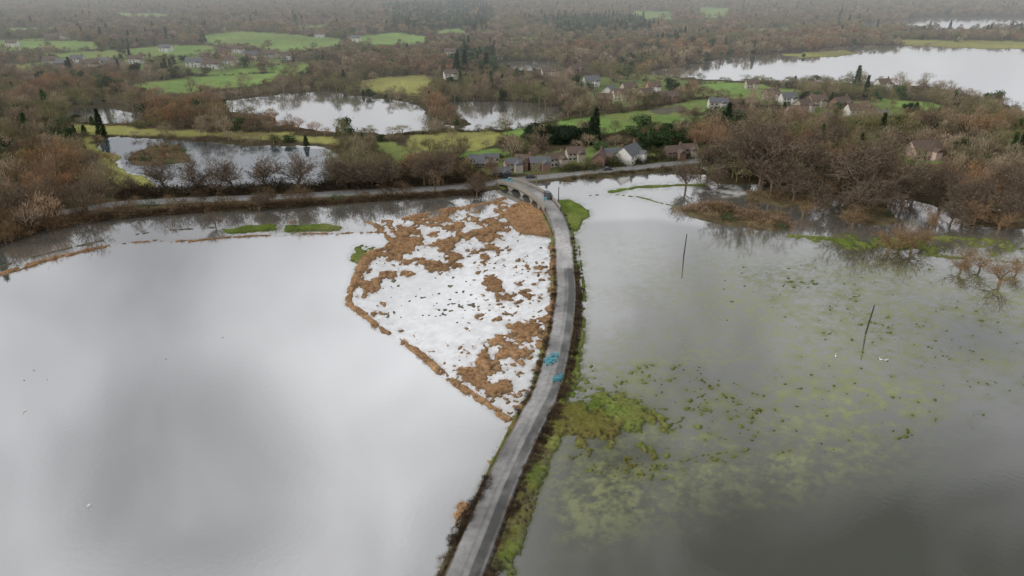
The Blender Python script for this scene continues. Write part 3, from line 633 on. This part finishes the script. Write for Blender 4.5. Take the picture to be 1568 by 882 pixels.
# ---------------------------------------------------------------- barriers
M_cyan=plain('turquoise_plastic',(.02,.45,.55),.4,.12,3,.5); M_rub=plain('black_rubber',(.03,.03,.03),.8,.1,3)
M_refl=plain('reflective_band',(.8,.8,.8),.3,.05,3)
mb=MB()
for sx_ in(-.97,.97): mb.box((sx_,0,.55),(.08,.06,1.0))
mb.box((0,0,1.02),(2.0,.07,.1)); mb.box((0,0,.86),(1.86,.05,.16)); mb.box((0,0,.25),(1.86,.05,.12))
for k in range(9): mb.box((-.8+.2*k,0,.545),(.10,.035,.47))
mb.cur=1
for sx_ in(-.75,.75): mb.box((sx_,0,.05),(.16,.75,.1),0,.8)
mb.cur=2; mb.box((0,-.03,.86),(1.6,.006,.1)); mb.box((0,.03,.86),(1.6,.006,.1))
BM=mb.mesh('road_barrier',[M_cyan,M_rub,M_refl])
for a,b,r in[(838,559,.3),(845,554,1.3),(849,552,.2),(841,563,.7),(846,559,.1),(855,586,.5),(857,582,1.5),(853,589,.2),(770,286,.2),(776,286,.7),(782,288,.3),(779,283,1.1),(843,313,.2),(836,316,.6)]:
    x,y=G(a,b); i=min(range(len(road)),key=lambda i:(road[i]-Vector((x,y))).length); link('road_barrier',BM,(x,y,rz_(cum[i])+.03),r)
# ---------------------------------------------------------------- vehicles
def vehicle(name,px_,py_,rz,colr,van=False,z=.82,L=4.4):
    x,y=G(px_,py_); e=link(name,None,(x,y,z),rz); M=plain(name+'_paint',colr,.3,.03,1,.6)
    k=L/2
    if van: body=[(-k,.4),(k,.4),(k,1.05),(k-.5,1.2),(k-1.1,2.0),(k-1.5,2.25),(-k+.1,2.25),(-k,2.1)]
    else: body=[(-k,.4),(k,.35),(k,.75),(k-.9,.92),(k-1.7,1.38),(-k+1.1,1.42),(-k+.3,.98),(-k,.9)]
    mb=MB(); mb.prof(body,1.85); me=mb.mesh('body',M); o=link('body',me,parent=e); bv=o.modifiers.new('b','BEVEL'); bv.width=.09; bv.segments=2
    mb=MB()
    for sg in(-1,1):
        if van: mb.add([(k-.75,sg*.93,1.35),(k-1.9,sg*.93,1.35),(k-1.9,sg*.93,1.95),(k-1.15,sg*.93,1.95)],[(0,1,2,3)])
        else: mb.add([(k-1.15,sg*.93,.96),(-k+.6,sg*.93,.98),(-k+1.15,sg*.93,1.33),(k-1.75,sg*.93,1.31)],[(0,1,2,3)])
    if van: mb.add([(k-.53,-.75,1.27),(k-.53,.75,1.27),(k-1.05,.75,1.98),(k-1.05,-.75,1.98)],[(0,1,2,3)])
    else:
        mb.add([(k-.94,-.75,.97),(k-.94,.75,.97),(k-1.62,.7,1.37),(k-1.62,-.7,1.37)],[(0,1,2,3)]); mb.add([(-k+.33,-.7,1.04),(-k+.33,.7,1.04),(-k+1.0,.7,1.42),(-k+1.0,-.7,1.42)],[(0,1,2,3)])
    link('windows',mb.mesh('windows',M_glass),parent=e)
    mb=MB()
    for a in(-k+.85,k-.85):
        for sg in(-1,1): mb.tube((a,sg*.72,.33),(a,sg*.97,.33),.33,.33,14)
    link('wheels',mb.mesh('wheels',M_rub),parent=e)
    mb=MB()
    for sg in(-1,1): mb.box((k+.01,sg*.65,.68),(.05,.32,.16))
    link('headlights',mb.mesh('headlights',M_frame),parent=e)
t=(road[iA+6]-road[iA+2]); ang=math.atan2(t.y,t.x)
vehicle('delivery_van',839,313,ang+math.pi,(.05,.05,.06),True,rz_(sA+4)+.03,5.2)
vehicle('car',812,275,.15,(.05,.06,.08)); vehicle('car',776,266,.4,(.5,.5,.52),z=.5); vehicle('car',722,251,1.3,(.6,.6,.62),z=.5); vehicle('car',738,248,1.3,(.65,.65,.65),z=.5); vehicle('car',757,256,1.2,(.03,.03,.035),z=.5); vehicle('car',930,263,.2,(.1,.11,.13))
# ---------------------------------------------------------------- swans
M_swan=plain('swan_plumage',(.8,.8,.78),.8,.05,3); M_bill=plain('orange_bill',(.6,.2,.03),.5,.05,3)
mb=MB()
rings=[(-.62,.02,.30),(-.5,.10,.24),(-.3,.22,.18),(0,.27,.15),(.25,.24,.16),(.42,.14,.22),(.5,.05,.28)]
n=10;vv=[]
for xr,r,zc in rings:
    for k in range(n):
        a=2*math.pi*k/n; vv.append((xr,math.cos(a)*r,zc+math.sin(a)*r*.75))
mb.add(vv,[(i*n+k,i*n+(k+1)%n,(i+1)*n+(k+1)%n,(i+1)*n+k) for i in range(len(rings)-1) for k in range(n)])
nk=[(.42,.2),(.56,.38),(.52,.58),(.46,.74),(.52,.86),(.62,.88)]
for i in range(len(nk)-1): mb.tube((nk[i][0],0,nk[i][1]),(nk[i+1][0],0,nk[i+1][1]),.075-.008*i,.067-.008*i,8)
mb.tube((.58,0,.88),(.70,0,.86),.062,.04,8); mb.cur=1; mb.tube((.70,0,.86),(.82,0,.83),.035,.015,6)
SW=mb.mesh('swan',[M_swan,M_bill])
for a,b in[(1280,546),(1349,551),(1357,552),(340,516),(136,775),(37,630)]: link('swan',SW,(*G(a,b),-.02),random.uniform(0,6.28),.7)
# ---------------------------------------------------------------- self-lit mist, sky, sun, camera
me_=MB(); me_.box((0,7380,65),(16000,14000,140)); mm_,nt,out=newmat('emissive_mist')
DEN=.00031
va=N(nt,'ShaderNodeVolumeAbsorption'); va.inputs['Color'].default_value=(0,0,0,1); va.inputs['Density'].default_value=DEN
ve=N(nt,'ShaderNodeEmission'); ve.inputs['Color'].default_value=(.47,.485,.50,1); ve.inputs['Strength'].default_value=DEN  # grey emission stands in for daylight the haze would scatter
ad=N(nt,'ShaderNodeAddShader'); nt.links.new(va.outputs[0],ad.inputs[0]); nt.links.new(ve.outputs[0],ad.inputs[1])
nt.links.new(ad.outputs[0],out.inputs['Volume']); link('emissive_mist',me_.mesh('emissive_mist',mm_))
w=bpy.data.worlds.new('World'); sc.world=w; w.use_nodes=True; nt=w.node_tree; nt.nodes.clear(); out=N(nt,'ShaderNodeOutputWorld')
SE,SR=math.radians(32),math.radians(-100)
sky=N(nt,'ShaderNodeTexSky',sky_type='NISHITA'); sky.sun_disc=False; sky.sun_elevation=SE; sky.sun_rotation=SR
b1=N(nt,'ShaderNodeBackground'); b1.inputs[1].default_value=.08; nt.links.new(sky.outputs[0],b1.inputs[0])
tc=N(nt,'ShaderNodeTexCoord').outputs['Generated']
def rdir(a,b):
    u=(a-784)/F;v=(b-441)/F; return Vector((u,CP-v*SP,SP+v*CP)).normalized()
def lobe(a,b,deg,ampv):
    d=N(nt,'ShaderNodeVectorMath',operation='DOT_PRODUCT'); nt.links.new(tc,d.inputs[0]); d.inputs[1].default_value=rdir(a,b)
    r=N(nt,'ShaderNodeMapRange',interpolation_type='SMOOTHSTEP'); nt.links.new(d.outputs['Value'],r.inputs[0]); r.inputs[1].default_value=math.cos(math.radians(deg)); r.inputs[2].default_value=1; r.inputs[3].default_value=0; r.inputs[4].default_value=ampv; return r.outputs[0]
def add(a,b,op='ADD'):
    n=N(nt,'ShaderNodeMath',operation=op)
    for i,q in enumerate((a,b)):
        if hasattr(q,'links'): nt.links.new(q,n.inputs[i])
        else: n.inputs[i].default_value=q
    return n.outputs[0]
n1=N(nt,'ShaderNodeTexNoise'); n1.inputs['Scale'].default_value=3.6; n1.inputs['Detail'].default_value=5; n1.inputs['Roughness'].default_value=.5; n1.inputs['Distortion'].default_value=.6; nt.links.new(tc,n1.inputs['Vector'])
v=rampf(nt,n1.outputs['Fac'],.3,.7,.58,1.05)
for l in[(560,640,20,.34),(300,740,11,-.45),(1350,1020,38,-.62),(1150,800,20,-.10),(700,450,14,.12),(100,420,20,-.15),(1130,470,16,.16),(1450,520,18,.10),(60,800,14,.15)]: v=add(v,lobe(*l))
sep=N(nt,'ShaderNodeSeparateXYZ'); nt.links.new(tc,sep.inputs[0]); v=add(v,rampf(nt,sep.outputs['Z'],0,.28,.22,0))
v=add(v,.10,'MAXIMUM')
cmb=mixc(nt,'MULTIPLY',1.,(.99,.99,1.0),v)
b2=N(nt,'ShaderNodeBackground'); nt.links.new(cmb,b2.inputs[0]); b2.inputs[1].default_value=1.0
mx=N(nt,'ShaderNodeMixShader'); mx.inputs[0].default_value=.88; nt.links.new(b1.outputs[0],mx.inputs[1]); nt.links.new(b2.outputs[0],mx.inputs[2]); nt.links.new(mx.outputs[0],out.inputs[0])
sl=bpy.data.lights.new('sun','SUN'); sl.energy=1.4; sl.angle=math.radians(14); sl.color=(1,.94,.85)
so=bpy.data.objects.new('sun',sl); sc.collection.objects.link(so)
sd=Vector((math.sin(SR)*math.cos(SE),math.cos(SR)*math.cos(SE),math.sin(SE))); so.rotation_euler=sd.to_track_quat('Z','Y').to_euler()
cam=bpy.data.cameras.new('camera'); cam.lens=24.0; cam.sensor_width=36; cam.clip_end=30000; cam.clip_start=.5
co=bpy.data.objects.new('camera',cam); sc.collection.objects.link(co); co.location=(0,0,H); co.rotation_euler=(math.radians(90)-P,0,0); sc.camera=co
sc.view_settings.view_transform='Standard'; sc.view_settings.look='None'; sc.view_settings.exposure=0
